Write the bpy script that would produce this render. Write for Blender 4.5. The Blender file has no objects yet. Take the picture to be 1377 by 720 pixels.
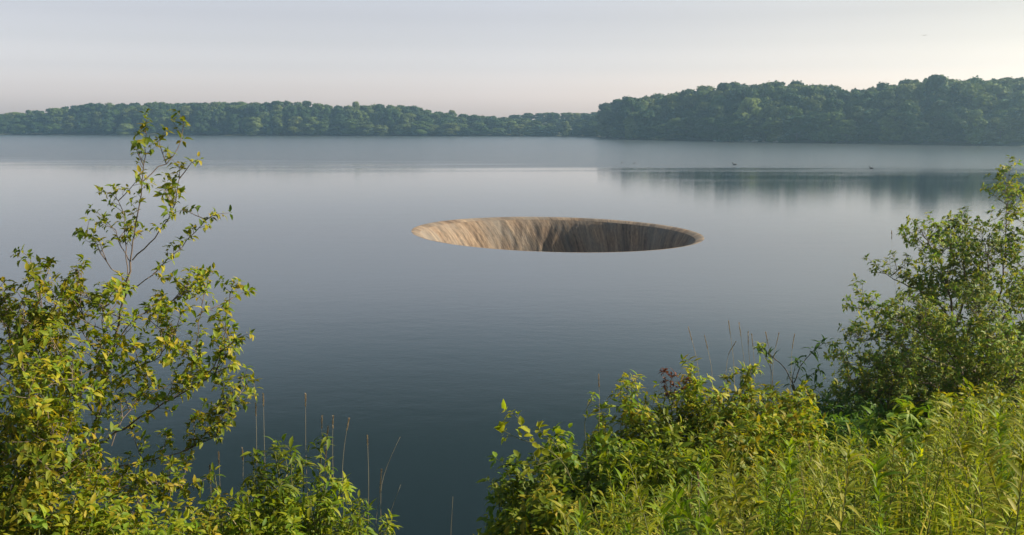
import bpy, math, random
import numpy as np
from mathutils import Vector, noise as mnoise

random.seed(7)
RNG = np.random.default_rng(7)
scene = bpy.context.scene
COL = scene.collection
R = math.radians

# ------------------------------------------------------------------ camera maths (photo frame 1377 x 720)
FPX, HY, CAMZ = 1248.0, 165.0, 6.0
PITCH = math.atan((360 - HY) / FPX)
CP, SP = math.cos(PITCH), math.sin(PITCH)

def ray(px, py):
    a, b = (px - 688.5) / FPX, (360 - py) / FPX
    return np.array([a, CP + b * SP, -SP + b * CP])

def at_y(px, py, y):
    d = ray(px, py)
    return np.array([0, 0, CAMZ]) + d * (y / d[1])

def at_z(px, py, z=0.0):
    d = ray(px, py)
    return np.array([0, 0, CAMZ]) + d * ((z - CAMZ) / d[2])

def proj(p):
    x, y, z = p[0], p[1], p[2] - CAMZ
    dep = y * CP - z * SP
    up = y * SP + z * CP
    return 688.5 + FPX * x / dep, 360 - FPX * up / dep

# ------------------------------------------------------------------ terrain
def sstep(a, b, v):
    t = np.clip((np.asarray(v, float) - a) / (b - a), 0, 1)
    return t * t * (3 - 2 * t)

def ground(x, y):
    """height of the near bank"""
    x = np.asarray(x, float); y = np.asarray(y, float)
    yy = y - 2.2 * sstep(-.6, 2.4, x) - .8 * sstep(2.2, 6, x) - 1.0 * sstep(6, 16, np.abs(x)) + 0.25 * np.sin(x * 0.9) * sstep(1, 4, y)
    z = 4.4 - 0.46 * np.clip(yy - 1.5, 0, None) + 0.02 * np.clip(1.5 - yy, 0, 30)
    z = np.where(z < -0.6, -0.6 + 0.12 * (z + 0.6), z)
    return np.maximum(z, -4.0) + 0.05 * np.sin(x * 2.3 + 1) * np.cos(y * 1.7)

# ------------------------------------------------------------------ object helpers
def set_tags(o, label=None, cat=None, group=None, kind=None):
    if label: o['label'] = label
    if cat: o['category'] = cat
    if group: o['group'] = group
    if kind: o['kind'] = kind
    return o

def empty(name, loc=(0, 0, 0), **k):
    o = bpy.data.objects.new(name, None)
    o.empty_display_size = 0.2
    COL.objects.link(o); o.location = tuple(loc)
    return set_tags(o, **k)

def link_mesh(name, me, mat, parent=None, loc=None, smooth=False, **k):
    o = bpy.data.objects.new(name, me)
    COL.objects.link(o)
    if mat: me.materials.append(mat)
    if parent: o.parent = parent
    if loc is not None: o.location = tuple(loc)
    if smooth:
        me.polygons.foreach_set('use_smooth', np.ones(len(me.polygons), bool))
    return set_tags(o, **k)

def mesh_np(name, V, faces):
    """V (n,3); faces: list of (m,k) int arrays"""
    me = bpy.data.meshes.new(name)
    V = np.asarray(V, np.float32)
    me.vertices.add(len(V)); me.vertices.foreach_set('co', V.ravel())
    loops, starts, s = [], [], 0
    for F in faces:
        F = np.asarray(F, np.int32)
        if len(F) == 0: continue
        m, k = F.shape
        loops.append(F.ravel()); starts.append(s + np.arange(m) * k); s += m * k
    loops = np.concatenate(loops); starts = np.concatenate(starts)
    me.loops.add(len(loops)); me.loops.foreach_set('vertex_index', loops)
    me.polygons.add(len(starts)); me.polygons.foreach_set('loop_start', starts.astype(np.int32))
    me.update(calc_edges=True); me.validate()
    return me

def nrm(v):
    v = np.asarray(v, float)
    return v / (np.linalg.norm(v, axis=-1, keepdims=True) + 1e-9)

class Leaves:
    """collects leaf blades; each becomes a folded, drooping 6-face blade"""
    def __init__(s): s.P, s.D, s.N, s.L, s.W, s.C = [], [], [], [], [], []
    def add(s, P, D, N, L, W, C):
        P = np.atleast_2d(P); n = len(P)
        b = lambda a: np.broadcast_to(np.asarray(a, float), (n,)).copy()
        s.P.append(P); s.D.append(np.broadcast_to(D, (n, 3))); s.N.append(np.broadcast_to(N, (n, 3)))
        s.L.append(b(L)); s.W.append(b(W)); s.C.append(b(C))
    def count(s): return sum(len(p) for p in s.P)
    def mesh(s, name='foliage'):
        P = np.concatenate(s.P); D = nrm(np.concatenate(s.D)); N = np.concatenate(s.N)
        L = np.concatenate(s.L)[:, None]; W = np.concatenate(s.W)[:, None] * .5; C = np.concatenate(s.C)[:, None]
        S = nrm(np.cross(D, N)); N = nrm(np.cross(S, D))
        fold = 0.35
        t = lambda f, dr: P + D * L * f - N * L * C * dr
        m0, m1, m2, m3 = P, t(.33, .06), t(.68, .30), t(1.0, .75)
        up = N * W * fold
        V = np.stack([m0, m1 - S * W * .92 + up, m1, m1 + S * W * .92 + up,
                      m2 - S * W * .72 + up * .7, m2, m2 + S * W * .72 + up * .7, m3], 1)
        n = len(P)
        b = (np.arange(n) * 8)[:, None]
        T = lambda *i: b + np.array(i)
        tri = np.concatenate([T(0, 2, 1), T(0, 3, 2), T(4, 5, 7), T(5, 6, 7)])
        quad = np.concatenate([T(1, 2, 5, 4), T(2, 3, 6, 5)])
        return mesh_np(name, V.reshape(-1, 3), [tri, quad])

def tubes_mesh(name, tubes, sides=5):
    """tubes: list of (pts (k,3), r0, r1)"""
    VV, QQ, TT, base = [], [], [], 0
    for pts, r0, r1 in tubes:
        pts = np.asarray(pts, float); k = len(pts)
        if k < 2: continue
        tan = nrm(np.gradient(pts, axis=0))
        ref = np.array([0.31, 0.17, 0.93]) if abs(tan[0, 2]) < .9 else np.array([0.95, 0.2, 0.1])
        a = nrm(np.cross(tan, ref)); b = np.cross(tan, a)
        rr = np.linspace(r0, r1, k)
        ang = np.arange(sides) * 2 * math.pi / sides
        ring = pts[:, None] + rr[:, None, None] * (np.cos(ang)[None, :, None] * a[:, None] + np.sin(ang)[None, :, None] * b[:, None])
        VV.append(ring.reshape(-1, 3))
        i = np.arange(k - 1)[:, None] * sides + base; j = np.arange(sides)[None]
        jn = (j + 1) % sides
        QQ.append(np.stack([i + j, i + jn, i + sides + jn, i + sides + j], -1).reshape(-1, 4))
        VV.append(pts[-1:] + tan[-1:] * rr[-1])
        tip = base + k * sides
        jj = np.arange(sides); l = base + (k - 1) * sides
        TT.append(np.stack([l + jj, l + (jj + 1) % sides, np.full(sides, tip)], -1))
        base = tip + 1
    return mesh_np(name, np.concatenate(VV), [np.concatenate(QQ), np.concatenate(TT)])

def resample(pts, step):
    pts = np.asarray(pts, float)
    d = np.concatenate([[0], np.cumsum(np.linalg.norm(np.diff(pts, axis=0), axis=1))])
    n = max(3, int(d[-1] / step) + 1)
    # smooth with Catmull-like cubic via dense linear then average
    t = np.linspace(0, d[-1], n)
    q = np.stack([np.interp(t, d, pts[:, i]) for i in range(3)], 1)
    for _ in range(2):
        q[1:-1] = q[1:-1] * .5 + (q[:-2] + q[2:]) * .25
    return q

def rand_unit(n, rng):
    return nrm(rng.normal(size=(n, 3)))

# ------------------------------------------------------------------ materials
def new_mat(name):
    m = bpy.data.materials.new(name); m.use_nodes = True
    nt = m.node_tree; nt.nodes.clear()
    out = nt.nodes.new('ShaderNodeOutputMaterial')
    return m, nt, out

def ramp(nt, stops, interp='LINEAR'):
    r = nt.nodes.new('ShaderNodeValToRGB')
    cr = r.color_ramp; cr.interpolation = interp
    while len(cr.elements) > 1: cr.elements.remove(cr.elements[-1])
    cr.elements[0].position = stops[0][0]; cr.elements[0].color = (*stops[0][1], 1)
    for p, c in stops[1:]:
        e = cr.elements.new(p); e.color = (*c, 1)
    return r

def leaf_mat(name, cols, transl=0.42, rough=0.55, noise_scale=1.2, tint=(1.35, 1.3, .5), spec=0.25):
    """cols: list of linear colours; picked per leaf, varied by clump"""
    m, nt, out = new_mat(name)
    g = nt.nodes.new('ShaderNodeNewGeometry')
    n = len(cols)
    rp = ramp(nt, [(i / max(1, n - 1), c) for i, c in enumerate(cols)])
    nt.links.new(g.outputs['Random Per Island'], rp.inputs[0])
    tc = nt.nodes.new('ShaderNodeTexCoord')
    no = nt.nodes.new('ShaderNodeTexNoise'); no.inputs['Scale'].default_value = noise_scale; no.inputs['Detail'].default_value = 2
    nt.links.new(tc.outputs['Object'], no.inputs['Vector'])
    mr = nt.nodes.new('ShaderNodeMapRange'); mr.inputs[1].default_value = .3; mr.inputs[2].default_value = .7
    mr.inputs[3].default_value = .55; mr.inputs[4].default_value = 1.35
    nt.links.new(no.outputs['Fac'], mr.inputs[0])
    mul = nt.nodes.new('ShaderNodeVectorMath'); mul.operation = 'SCALE'
    nt.links.new(rp.outputs[0], mul.inputs[0]); nt.links.new(mr.outputs[0], mul.inputs['Scale'])
    p = nt.nodes.new('ShaderNodeBsdfPrincipled')
    p.inputs['Roughness'].default_value = rough; p.inputs['Specular IOR Level'].default_value = spec
    nt.links.new(mul.outputs[0], p.inputs['Base Color'])
    tr = nt.nodes.new('ShaderNodeBsdfTranslucent')
    t2 = nt.nodes.new('ShaderNodeVectorMath'); t2.operation = 'MULTIPLY'; t2.inputs[1].default_value = tint
    nt.links.new(mul.outputs[0], t2.inputs[0]); nt.links.new(t2.outputs[0], tr.inputs['Color'])
    mx = nt.nodes.new('ShaderNodeMixShader'); mx.inputs[0].default_value = transl
    nt.links.new(p.outputs[0], mx.inputs[1]); nt.links.new(tr.outputs[0], mx.inputs[2])
    nt.links.new(mx.outputs[0], out.inputs['Surface'])
    return m

def bark_mat(name, a, b, scale=30):
    m, nt, out = new_mat(name)
    tc = nt.nodes.new('ShaderNodeTexCoord')
    mp = nt.nodes.new('ShaderNodeMapping'); mp.inputs['Scale'].default_value = (1, 1, .25)
    nt.links.new(tc.outputs['Object'], mp.inputs[0])
    no = nt.nodes.new('ShaderNodeTexNoise'); no.inputs['Scale'].default_value = scale; no.inputs['Detail'].default_value = 5
    nt.links.new(mp.outputs[0], no.inputs['Vector'])
    rp = ramp(nt, [(.35, a), (.65, b)])
    nt.links.new(no.outputs['Fac'], rp.inputs[0])
    p = nt.nodes.new('ShaderNodeBsdfPrincipled'); p.inputs['Roughness'].default_value = .9
    nt.links.new(rp.outputs[0], p.inputs['Base Color'])
    bu = nt.nodes.new('ShaderNodeBump'); bu.inputs['Strength'].default_value = .5; bu.inputs['Distance'].default_value = .01
    nt.links.new(no.outputs['Fac'], bu.inputs['Height']); nt.links.new(bu.outputs[0], p.inputs['Normal'])
    nt.links.new(p.outputs[0], out.inputs['Surface'])
    return m

M_LEFT = leaf_mat('leaf_olive_yellow', [(0.0635, 0.1182, 0.0096), (0.1587, 0.2084, 0.0120), (0.2698, 0.2780, 0.0144), (0.3491, 0.2641, 0.0168), (0.0952, 0.1668, 0.0144), (0.1904, 0.2362, 0.0144)])
M_LIME = leaf_mat('leaf_lime', [(0.0810, 0.1584, 0.0080), (0.1620, 0.2376, 0.0120), (0.2916, 0.3036, 0.0140), (0.1134, 0.1848, 0.0100)])
M_GOLD = leaf_mat('leaf_gold_green', [(0.1193, 0.2080, 0.0132), (0.2556, 0.3201, 0.0159), (0.3918, 0.3840, 0.0185), (0.3407, 0.2561, 0.0185), (0.1363, 0.2400, 0.0132), (0.2044, 0.2880, 0.0132)])
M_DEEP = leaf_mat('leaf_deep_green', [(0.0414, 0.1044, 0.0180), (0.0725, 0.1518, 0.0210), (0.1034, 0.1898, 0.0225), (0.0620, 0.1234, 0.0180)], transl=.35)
M_BROAD = leaf_mat('leaf_broad_green', [(0.0845, 0.1617, 0.0168), (0.1409, 0.2372, 0.0210), (0.1972, 0.2803, 0.0224), (0.3099, 0.3235, 0.0280)], transl=.38)
M_TREE = leaf_mat('leaf_grey_green', [(0.0769, 0.1513, 0.0317), (0.1316, 0.2220, 0.0407), (0.2193, 0.2825, 0.0452), (0.2851, 0.2624, 0.0498), (0.1097, 0.1816, 0.0362)])
M_YEL = leaf_mat('leaf_bright_yellow', [(.26, .30, .012), (.36, .36, .015), (.20, .27, .012)], transl=.5)
M_RED = leaf_mat('leaf_red_brown', [(.12, .035, .02), (.17, .06, .03), (.09, .03, .02)], transl=.3)
M_WEED = leaf_mat('leaf_weed', [(0.1455, 0.2365, 0.0076), (0.2909, 0.3618, 0.0101), (0.4364, 0.4453, 0.0126), (0.2037, 0.2922, 0.0101), (0.5819, 0.5009, 0.0379)], noise_scale=2)
M_WEEDC = leaf_mat('leaf_weed_olive', [(0.0963, 0.1650, 0.0100), (0.2200, 0.2612, 0.0150), (0.3300, 0.3162, 0.0250), (0.4125, 0.3713, 0.0750)], noise_scale=2)
M_WEEDB = leaf_mat('leaf_weed_green', [(0.0936, 0.1932, 0.0096), (0.1872, 0.2898, 0.0120), (0.3120, 0.3726, 0.0144)], noise_scale=2)
M_GRASS = leaf_mat('grass_blade', [(0.0920, 0.1725, 0.0069), (0.1725, 0.2415, 0.0092), (0.2530, 0.2645, 0.0138), (0.1380, 0.1955, 0.0115), (0.3910, 0.3220, 0.1150), (0.0805, 0.1495, 0.0092)], transl=.4, noise_scale=.8)
M_PALE = leaf_mat('pale_blossom', [(.55, .55, .36), (.65, .62, .45)], transl=.3)
M_SEED = leaf_mat('seed_head', [(.34, .25, .15), (.42, .32, .2), (.26, .19, .12)], transl=.3, tint=(1, 1, .9))
M_BARK = bark_mat('bark_brown', (.07, .05, .04), (.17, .13, .10))
M_BARKG = bark_mat('bark_pale', (.16, .13, .11), (.32, .27, .23))
M_STEM = bark_mat('stem_green', (.07, .09, .02), (.14, .13, .05))
M_STRAW = bark_mat('stem_straw', (.26, .20, .11), (.40, .32, .2))
M_TRUNK = bark_mat('far_bark', (.05, .045, .04), (.12, .10, .085), 3)

# ------------------------------------------------------------------ plants
def leaf_cluster(Lv, p, axis, rng, n, L, W, spread=1.0, droop=.4):
    """a whorl of leaves round the end of a twig"""
    axis = nrm(axis)
    r = rand_unit(n, rng); r = nrm(r - (r @ axis)[:, None] * axis)
    D = nrm(axis * rng.uniform(.1, 1.0, (n, 1)) + r * spread + np.array([0, 0, -.12]))
    N = nrm(axis * .7 + np.array([0, 0, .8]) + rng.normal(size=(n, 3)) * .35)
    s = rng.uniform(.45, 1.25, n)
    Lv.add(p + D * .005 + rng.normal(size=(n, 3)) * L * .12, D, N, L * s, W * s, droop * rng.uniform(.4, 1.6, n))

def twiggy(Lv, tubes, pts, rng, L, W, gap=.05, spur=(.02, .08), nl=(4, 7), start=.12, rtw=.0016, droop=.4, upbias=.4):
    """short leafy spurs along a branch polyline"""
    q = resample(pts, gap)
    for i in range(1, len(q)):
        if i / len(q) < start: continue
        t = nrm(q[i] - q[i - 1])
        r = rand_unit(1, rng)[0]; d = nrm(t * .6 + nrm(r - r @ t * t) + np.array([0, 0, upbias]))
        l = rng.uniform(*spur)
        e = q[i] + d * l
        tubes.append((np.array([q[i], q[i] + d * l * .5 + rng.normal(size=3) * l * .06, e]), rtw, rtw * .6))
        leaf_cluster(Lv, e, d, rng, int(rng.integers(*nl)), L, W, droop=droop)
        if l > .06:
            leaf_cluster(Lv, q[i] + d * l * .5, d, rng, 3, L * .9, W * .9, droop=droop)
    leaf_cluster(Lv, q[-1], q[-1] - q[-2], rng, nl[1] + 1, L, W, spread=.8, droop=droop)

def bush(name, label, cat, base, height, spread, rng, mat, leaf=(.06, .028), nstem=9, lean=(0, 0), gap=.06, spur=(.05, .16),
         nl=(4, 7), bark=None, group=None, droop=.4, wander=.03, start=.1, sub=3, flat=.0, blossoms=0):
    """upright many-stemmed shrub; base = (x, y), grows from the ground"""
    bz = float(ground(base[0], base[1])) - .03
    root = empty(name, (base[0], base[1], bz), label=label, cat=cat, group=group)
    Lv, tubes = Leaves(), []
    tips = []
    for i in range(nstem):
        a = 2 * math.pi * (i + rng.uniform(-.3, .3)) / nstem
        rr = spread * math.sqrt(rng.uniform(.02, 1))
        h = height * rng.uniform(.72, 1.0) * (1 - .35 * (rr / spread) ** 2)
        tip = np.array([math.cos(a) * rr + lean[0], math.sin(a) * rr + lean[1], h])
        p0 = np.array([math.cos(a) * .06, math.sin(a) * .06, 0])
        mid1 = p0 * .5 + tip * np.array([.28, .28, .4]) + rng.normal(size=3) * wander
        mid2 = tip * np.array([.65, .65, .74]) + rng.normal(size=3) * wander
        st = resample([p0, mid1, mid2, tip], .07)
        r0 = .006 + .004 * height
        tubes.append((st, r0, .002))
        tips.append(tip)
        twiggy(Lv, tubes, st, rng, leaf[0], leaf[1], gap, spur, nl, start=start, droop=droop)
        for _ in range(sub):      # side branches
            k = int(len(st) * rng.uniform(.25, .85)); b0 = st[k]
            d = rand_unit(1, rng)[0]; d[2] = abs(d[2]) * .7 + .25; d = nrm(d)
            l = spread * rng.uniform(.25, .6)
            br = resample([b0, b0 + d * l * .5 + rng.normal(size=3) * .02, b0 + d * l + np.array([0, 0, l * .1])], .05)
            br[:, 2] = np.minimum(br[:, 2], height)
            tubes.append((br, r0 * .5, .0015))
            twiggy(Lv, tubes, br, rng, leaf[0], leaf[1], gap, spur, nl, start=.15, droop=droop)
    link_mesh('branch', tubes_mesh('branch', tubes), bark or M_STEM, root)
    link_mesh('foliage', Lv.mesh(), mat, root)
    if blossoms:
        B = Leaves()
        for k in range(blossoms):
            t = tips[k % len(tips)] + rng.normal(size=3) * np.array([.05, .05, .02])
            n = 14
            D = rand_unit(n, rng); D[:, 2] = abs(D[:, 2]) * .3
            B.add(t + D * rng.uniform(0, .025, (n, 1)), nrm(D), np.array([0, 0, 1.]), .018, .012, .1)
        link_mesh('blossom', B.mesh('blossom'), M_PALE, root)
    return root

def traced(name, label, cat, y0, base_px, branches, rng, mat, leaf, bark, trunk=None, gap=.055, spur=(.02, .09), nl=(4, 7),
           group=None, rscale=1.0, droop=.5, extra=0, airy=False):
    """branches: list of (list of (px, py, depth offset), r0, start) followed on the photo, set at real distance y0"""
    b = at_y(base_px, 700, y0); bx = b[0]
    bz = float(ground(bx, y0)) - .03
    o = np.array([bx, y0, bz])
    root = empty(name, o, label=label, cat=cat, group=group)
    T = lambda pl: np.array([at_y(px, py, y0 + dz) - o for px, py, dz in pl])
    if trunk:
        pts = T(trunk[0]); pts = np.vstack([[0, 0, 0], pts])
        tr = resample(pts, .06)
        tr[1:-1] += rng.normal(size=tr[1:-1].shape) * .004
        tt = [(tr, trunk[1], trunk[2])]
        link_mesh('trunk', tubes_mesh('trunk', tt, 7), bark, root, smooth=True)
    ex0, gap0, nl0 = extra, gap, nl
    for pl, r0, st in branches:
        sparse = airy and min(p[1] for p in pl) < 335
        extra, gap, nl = (1, .038, (5, 9)) if sparse else (ex0, gap0, nl0)
        pts = resample(T(pl), .05); pts[1:-1] += rng.normal(size=pts[1:-1].shape) * .004
        Lv, tubes = Leaves(), [(pts, r0 * rscale, .0018)]
        twiggy(Lv, tubes, pts, rng, leaf[0], leaf[1], gap, spur, nl, start=st, droop=droop)
        for _ in range(extra):
            k = int(len(pts) * rng.uniform(.3, .9)); d = rand_unit(1, rng)[0]; d[2] = abs(d[2]) * .6 + .2; d[1] *= 1.2
            l = rng.uniform(.08, .16) if airy and extra == 1 else rng.uniform(.1, .24)
            br = resample([pts[k], pts[k] + d * l * .5, pts[k] + d * l + np.array([0, 0, .02])], .05)
            tubes.append((br, .003, .0015)); twiggy(Lv, tubes, br, rng, leaf[0], leaf[1], gap, spur, nl, start=.1, droop=droop)
        bo = link_mesh('branch', tubes_mesh('branch', tubes), bark, root)
        link_mesh('foliage', Lv.mesh(), mat, bo)
    return root

# ---- tall sprawling shrub on the left, 5 m away
rg = np.random.default_rng(11)
traced('shrub', 'tall open shrub on the left, its thin twiggy top rising across the far shore', 'shrub', 5.0, 108,
    [
     ([(175, 352, 0), (183, 298, .03), (192, 244, .02), (196, 205, 0), (195, 170, -.03)], .0042, .10),
     ([(192, 244, .02), (208, 233, .05), (240, 206, .12), (246, 186, .15), (247, 164, .16)], .003, .62),
     ([(178, 350, 0), (208, 322, -.05), (225, 298, -.1), (241, 262, -.14), (242, 227, -.15)], .004, .35),
     ([(232, 290, -.1), (224, 270, -.12), (222, 255, -.14)], .002, .2),
     ([(171, 390, 0), (208, 369, .08), (233, 342, .12), (258, 319, .18), (272, 300, .2), (289, 288, .22)], .0035, .22),
     ([(174, 385, 0), (169, 340, .05), (167, 277, .1), (152, 262, .12)], .0035, .4),
     ([(170, 380, 0), (150, 362, -.06), (137, 344, -.1), (125, 318, -.14), (108, 312, -.16)], .003, .4),
     ([(173, 350, 0), (158, 322, .08), (154, 311, .1), (140, 294, .14)], .003, .3),
     ([(150, 480, 0), (180, 423, .1), (225, 410, .16), (250, 394, .2), (271, 372, .22)], .0045, .3),
     ([(125, 603, 0), (183, 566, -.1), (217, 545, -.16), (254, 524, -.2), (285, 503, -.2), (300, 465, -.2), (304, 425, -.2), (314, 385, -.2)], .006, .3),
     ([(254, 524, -.2), (280, 512, -.2), (312, 470, -.18)], .003, .3),
     ([(250, 525, -.1), (262, 480, -.05), (268, 440, 0), (275, 395, .04)], .003, .1),
     ([(117, 635, 0), (165, 628, .12), (208, 618, .2), (258, 603, .26), (285, 590, .3), (302, 574, .32)], .005, .15),
     ([(258, 603, .26), (300, 560, .24), (303, 535, .22), (312, 520, .2)], .003, .2),
     ([(140, 520, 0), (175, 500, -.2), (215, 480, -.3), (240, 440, -.35), (245, 420, -.35)], .004, .2),
     ([(145, 500, 0), (120, 460, .15), (108, 410, .2), (110, 362, .24)], .004, .15),
     ([(150, 480, 0), (135, 440, -.12), (142, 405, -.18), (160, 388, -.2)], .003, .1),
     ([(130, 560, 0), (100, 520, -.2), (75, 470, -.3), (55, 420, -.34), (40, 345, -.36)], .005, .15),
     ([(125, 600, 0), (90, 570, .2), (55, 540, .3), (20, 480, .36), (5, 430, .4)], .005, .1),
     ([(75, 470, -.3), (50, 450, -.34), (22, 430, -.4), (2, 410, -.4)], .003, .1),
     ([(110, 640, .1), (170, 660, 0), (220, 665, -.06), (260, 650, -.1)], .004, .05),
     ([(150, 600, 0), (165, 560, .1), (190, 530, .2), (205, 515, .2)], .003, .1),
     ([(120, 600, 0), (140, 540, -.25), (150, 470, -.3), (178, 440, -.34)], .004, .1),
    ], rg, M_LEFT, (.040, .021), M_BARK,
    trunk=([(112, 690, 0), (120, 630, 0), (130, 560, 0), (150, 480, 0), (165, 412, 0), (171, 386, 0), (175, 350, 0)], .017, .005), extra=6, gap=.042, nl=(6, 11), spur=(.015, .09), airy=True)
rg = np.random.default_rng(12)
traced('shrub', 'dense yellow green shrub along the left edge of the view, below the tall open shrub', 'shrub', 4.5, 30,
    [([(40, 640, 0), (30, 560, .1), (15, 490, .15), (8, 400, .2)], .006, .1),
     ([(50, 650, 0), (70, 590, -.1), (95, 540, -.15), (98, 470, -.15)], .006, .1),
     ([(30, 650, 0), (-10, 590, 0), (-40, 520, 0), (-60, 440, 0)], .006, .1),
     ([(50, 680, 0), (90, 640, .2), (120, 655, .3), (180, 690, .35)], .005, .1),
     ([(30, 660, 0), (45, 600, -.3), (40, 540, -.4), (30, 470, -.4)], .005, .1),
     ([(30, 700, 0), (60, 660, -.4), (75, 620, -.5), (70, 570, -.5)], .005, .1),
     ([(10, 700, 0), (0, 640, -.2), (-20, 600, -.3), (10, 560, -.3)], .005, .1),
     ([(60, 700, 0), (110, 700, .1), (150, 705, .1), (230, 700, .1)], .005, .1),
     ([(20, 600, .3), (35, 520, .5), (60, 450, .55), (78, 400, .55)], .005, .1),
    ], rg, M_LEFT, (.045, .02), M_BARK, trunk=([(32, 740, 0), (35, 690, 0), (38, 640, 0)], .014, .009), extra=12, gap=.035, nl=(6, 10), spur=(.02, .12))
# bare pale dead stem
p = resample([at_y(60, 640, 4.8), at_y(64, 582, 4.8), at_y(76, 540, 4.8), at_y(90, 497, 4.8)], .05)
g0 = np.array([p[0][0], 4.8, float(ground(p[0][0], 4.8))])
p = np.vstack([g0, p])
link_mesh('dead_stem', tubes_mesh('dead_stem', [(p, .006, .003)]), M_STRAW, smooth=True, label='bare pale dead stem slanting up among the leaves of the left shrubs', cat='dead stem')
# broad-leaved plant, bottom left corner
def by_top(px, pytop, y):
    p = at_y(px, pytop, y)
    return (p[0], y), p[2] - float(ground(p[0], y))
rg = np.random.default_rng(13)
b, h = by_top(40, 648, 3.2)
bush('broad_leaved_plant', 'low plant with broad rounded green leaves in the bottom left corner', 'plant', b, h, .28, rg, M_BROAD, leaf=(.058, .04), nstem=9, gap=.07, spur=(.03, .09), nl=(2, 4), sub=2, start=.35, droop=.25)
b, h = by_top(135, 668, 3.6)
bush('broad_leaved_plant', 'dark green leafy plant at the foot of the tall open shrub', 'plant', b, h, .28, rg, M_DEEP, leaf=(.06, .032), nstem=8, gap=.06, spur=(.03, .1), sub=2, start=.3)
b, h = by_top(225, 640, 4.3)
bush('low_shrub', 'low olive shrub filling the gap between the tall open shrub and the narrow-leaved bush', 'shrub', b, h, .3, rg, M_LEFT, leaf=(.045, .02), nstem=9, sub=3, start=.3, gap=.05)

# narrow-leaved bush, left of centre
rg = np.random.default_rng(14)
b, h = by_top(385, 560, 5.0)
bush('leafy_bush', 'bright green bush with narrow pointed leaves, left of the gap of open water', 'bush', b, h, .36, rg, M_LIME, leaf=(.068, .021), nstem=34, gap=.045, spur=(.02, .07), nl=(3, 6), sub=2, start=.25, droop=.7)
b, h = by_top(300, 620, 4.9)
bush('leafy_bush', 'short bush with yellowish leaf tips between the tall shrub and the narrow-leaved bush', 'bush', b, h, .22, rg, M_GOLD, leaf=(.055, .02), nstem=22, gap=.05, spur=(.02, .07), nl=(3, 6), sub=2, start=.3, droop=.6)
b, h = by_top(462, 636, 5.0)
bush('leafy_bush', 'low narrow-leaved bush sloping down to the dark water, beside a dry grass stalk', 'bush', b, h, .3, rg, M_LIME, leaf=(.062, .018), nstem=26, gap=.045, spur=(.02, .06), nl=(3, 6), sub=2, start=.3, droop=.6)

rg = np.random.default_rng(24)
for px, top, y, spd, mat, lab in ((20, 560, 4.0, .4, M_LEFT, 'thick olive bush filling the left edge behind the broad rounded leaves'),
                                  (95, 620, 4.2, .34, M_LEFT, 'low yellow green bush in front of the base of the bare pale dead stem'),
                                  (175, 650, 4.0, .3, M_LIME, 'low bright green bush at the bottom, left of the olive shrub in the gap'),
                                  (250, 672, 4.4, .26, M_LEFT, 'low leafy bush at the bottom, left of the broken straw stalk'),
                                  (340, 640, 4.6, .3, M_LIME, 'low bush in front of the narrow-leaved bush, behind the broken straw stalk')):
    b, h = by_top(px, top, y)
    bush('leafy_bush', lab, 'bush', b, h, spd, rg, mat, leaf=(.05, .022), nstem=20, gap=.045, spur=(.02, .09), nl=(5, 9), sub=4, start=.3)

# ---- middle bushes
rg = np.random.default_rng(15)
def B(px, top, y, spread, name, label, mat, **k):
    b, h = by_top(px, top, y); h *= 1.06
    k['nstem'] = int(k.get('nstem', 9) * 1.9); k['sub'] = k.get('sub', 3) + 1; k.setdefault('gap', .045); k.setdefault('nl', (5, 9)); k.setdefault('spur', (.03, .12))
    return bush(name, label, 'bush', b, h, spread * 1.15, rg, mat, **k)
B(735, 575, 6.0, .36, 'leafy_bush', 'dark green broad-leaved bush at the left end of the middle thicket', M_BROAD, leaf=(.07, .036), nstem=11, sub=3, gap=.06)
B(800, 570, 5.8, .40, 'leafy_bush', 'mid green bush behind the yellow-leaved vine, with a pale brown tangle at its foot', M_BROAD, leaf=(.07, .03), nstem=12, sub=3, gap=.06)
B(760, 645, 5.0, .34, 'leafy_bush', 'low mixed green bush at the bottom of the middle thicket', M_LEFT, leaf=(.07, .03), nstem=11, sub=3)
B(860, 505, 6.9, .42, 'blossoming_bush', 'tall bush tipped with small pale flower clusters, left of the red-brown plant', M_GOLD, leaf=(.065, .024), nstem=15, sub=3, blossoms=9)
B(925, 520, 6.6, .40, 'leafy_bush', 'olive bush directly under the red-brown plant', M_LIME, leaf=(.06, .024), nstem=13, sub=3)
B(965, 486, 7.0, .48, 'blossoming_bush', 'highest yellow green bush of the middle thicket, right of the red-brown plant', M_GOLD, leaf=(.065, .024), nstem=16, sub=3, blossoms=6)
B(1035, 505, 7.2, .46, 'leafy_bush', 'yellow green bush standing just left of the dark drooping sapling', M_GOLD, leaf=(.06, .024), nstem=15, sub=3)
B(890, 590, 5.4, .42, 'leafy_bush', 'mixed green and russet bush in the middle of the thicket front', M_LIME, leaf=(.07, .026), nstem=13, sub=3)
B(985, 575, 5.8, .42, 'leafy_bush', 'bush with brownish shaded leaves behind the bright weeds', M_LEFT, leaf=(.065, .026), nstem=13, sub=3)
B(1070, 560, 6.3, .42, 'leafy_bush', 'russet and yellow bush at the right end of the middle thicket', M_GOLD, leaf=(.06, .026), nstem=12, sub=3)
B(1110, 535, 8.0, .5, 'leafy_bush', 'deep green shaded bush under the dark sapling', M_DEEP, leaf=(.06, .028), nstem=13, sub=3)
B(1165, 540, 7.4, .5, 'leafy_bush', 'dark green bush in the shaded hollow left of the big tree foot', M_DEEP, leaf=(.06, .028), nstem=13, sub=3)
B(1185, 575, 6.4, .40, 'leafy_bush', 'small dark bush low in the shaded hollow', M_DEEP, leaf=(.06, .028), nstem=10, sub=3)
B(1228, 545, 5.6, .26, 'yellowing_bush', 'small bush with large yellowing leaves in front of the big tree', M_BROAD, leaf=(.085, .04), nstem=8, sub=2, droop=.8)
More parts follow.
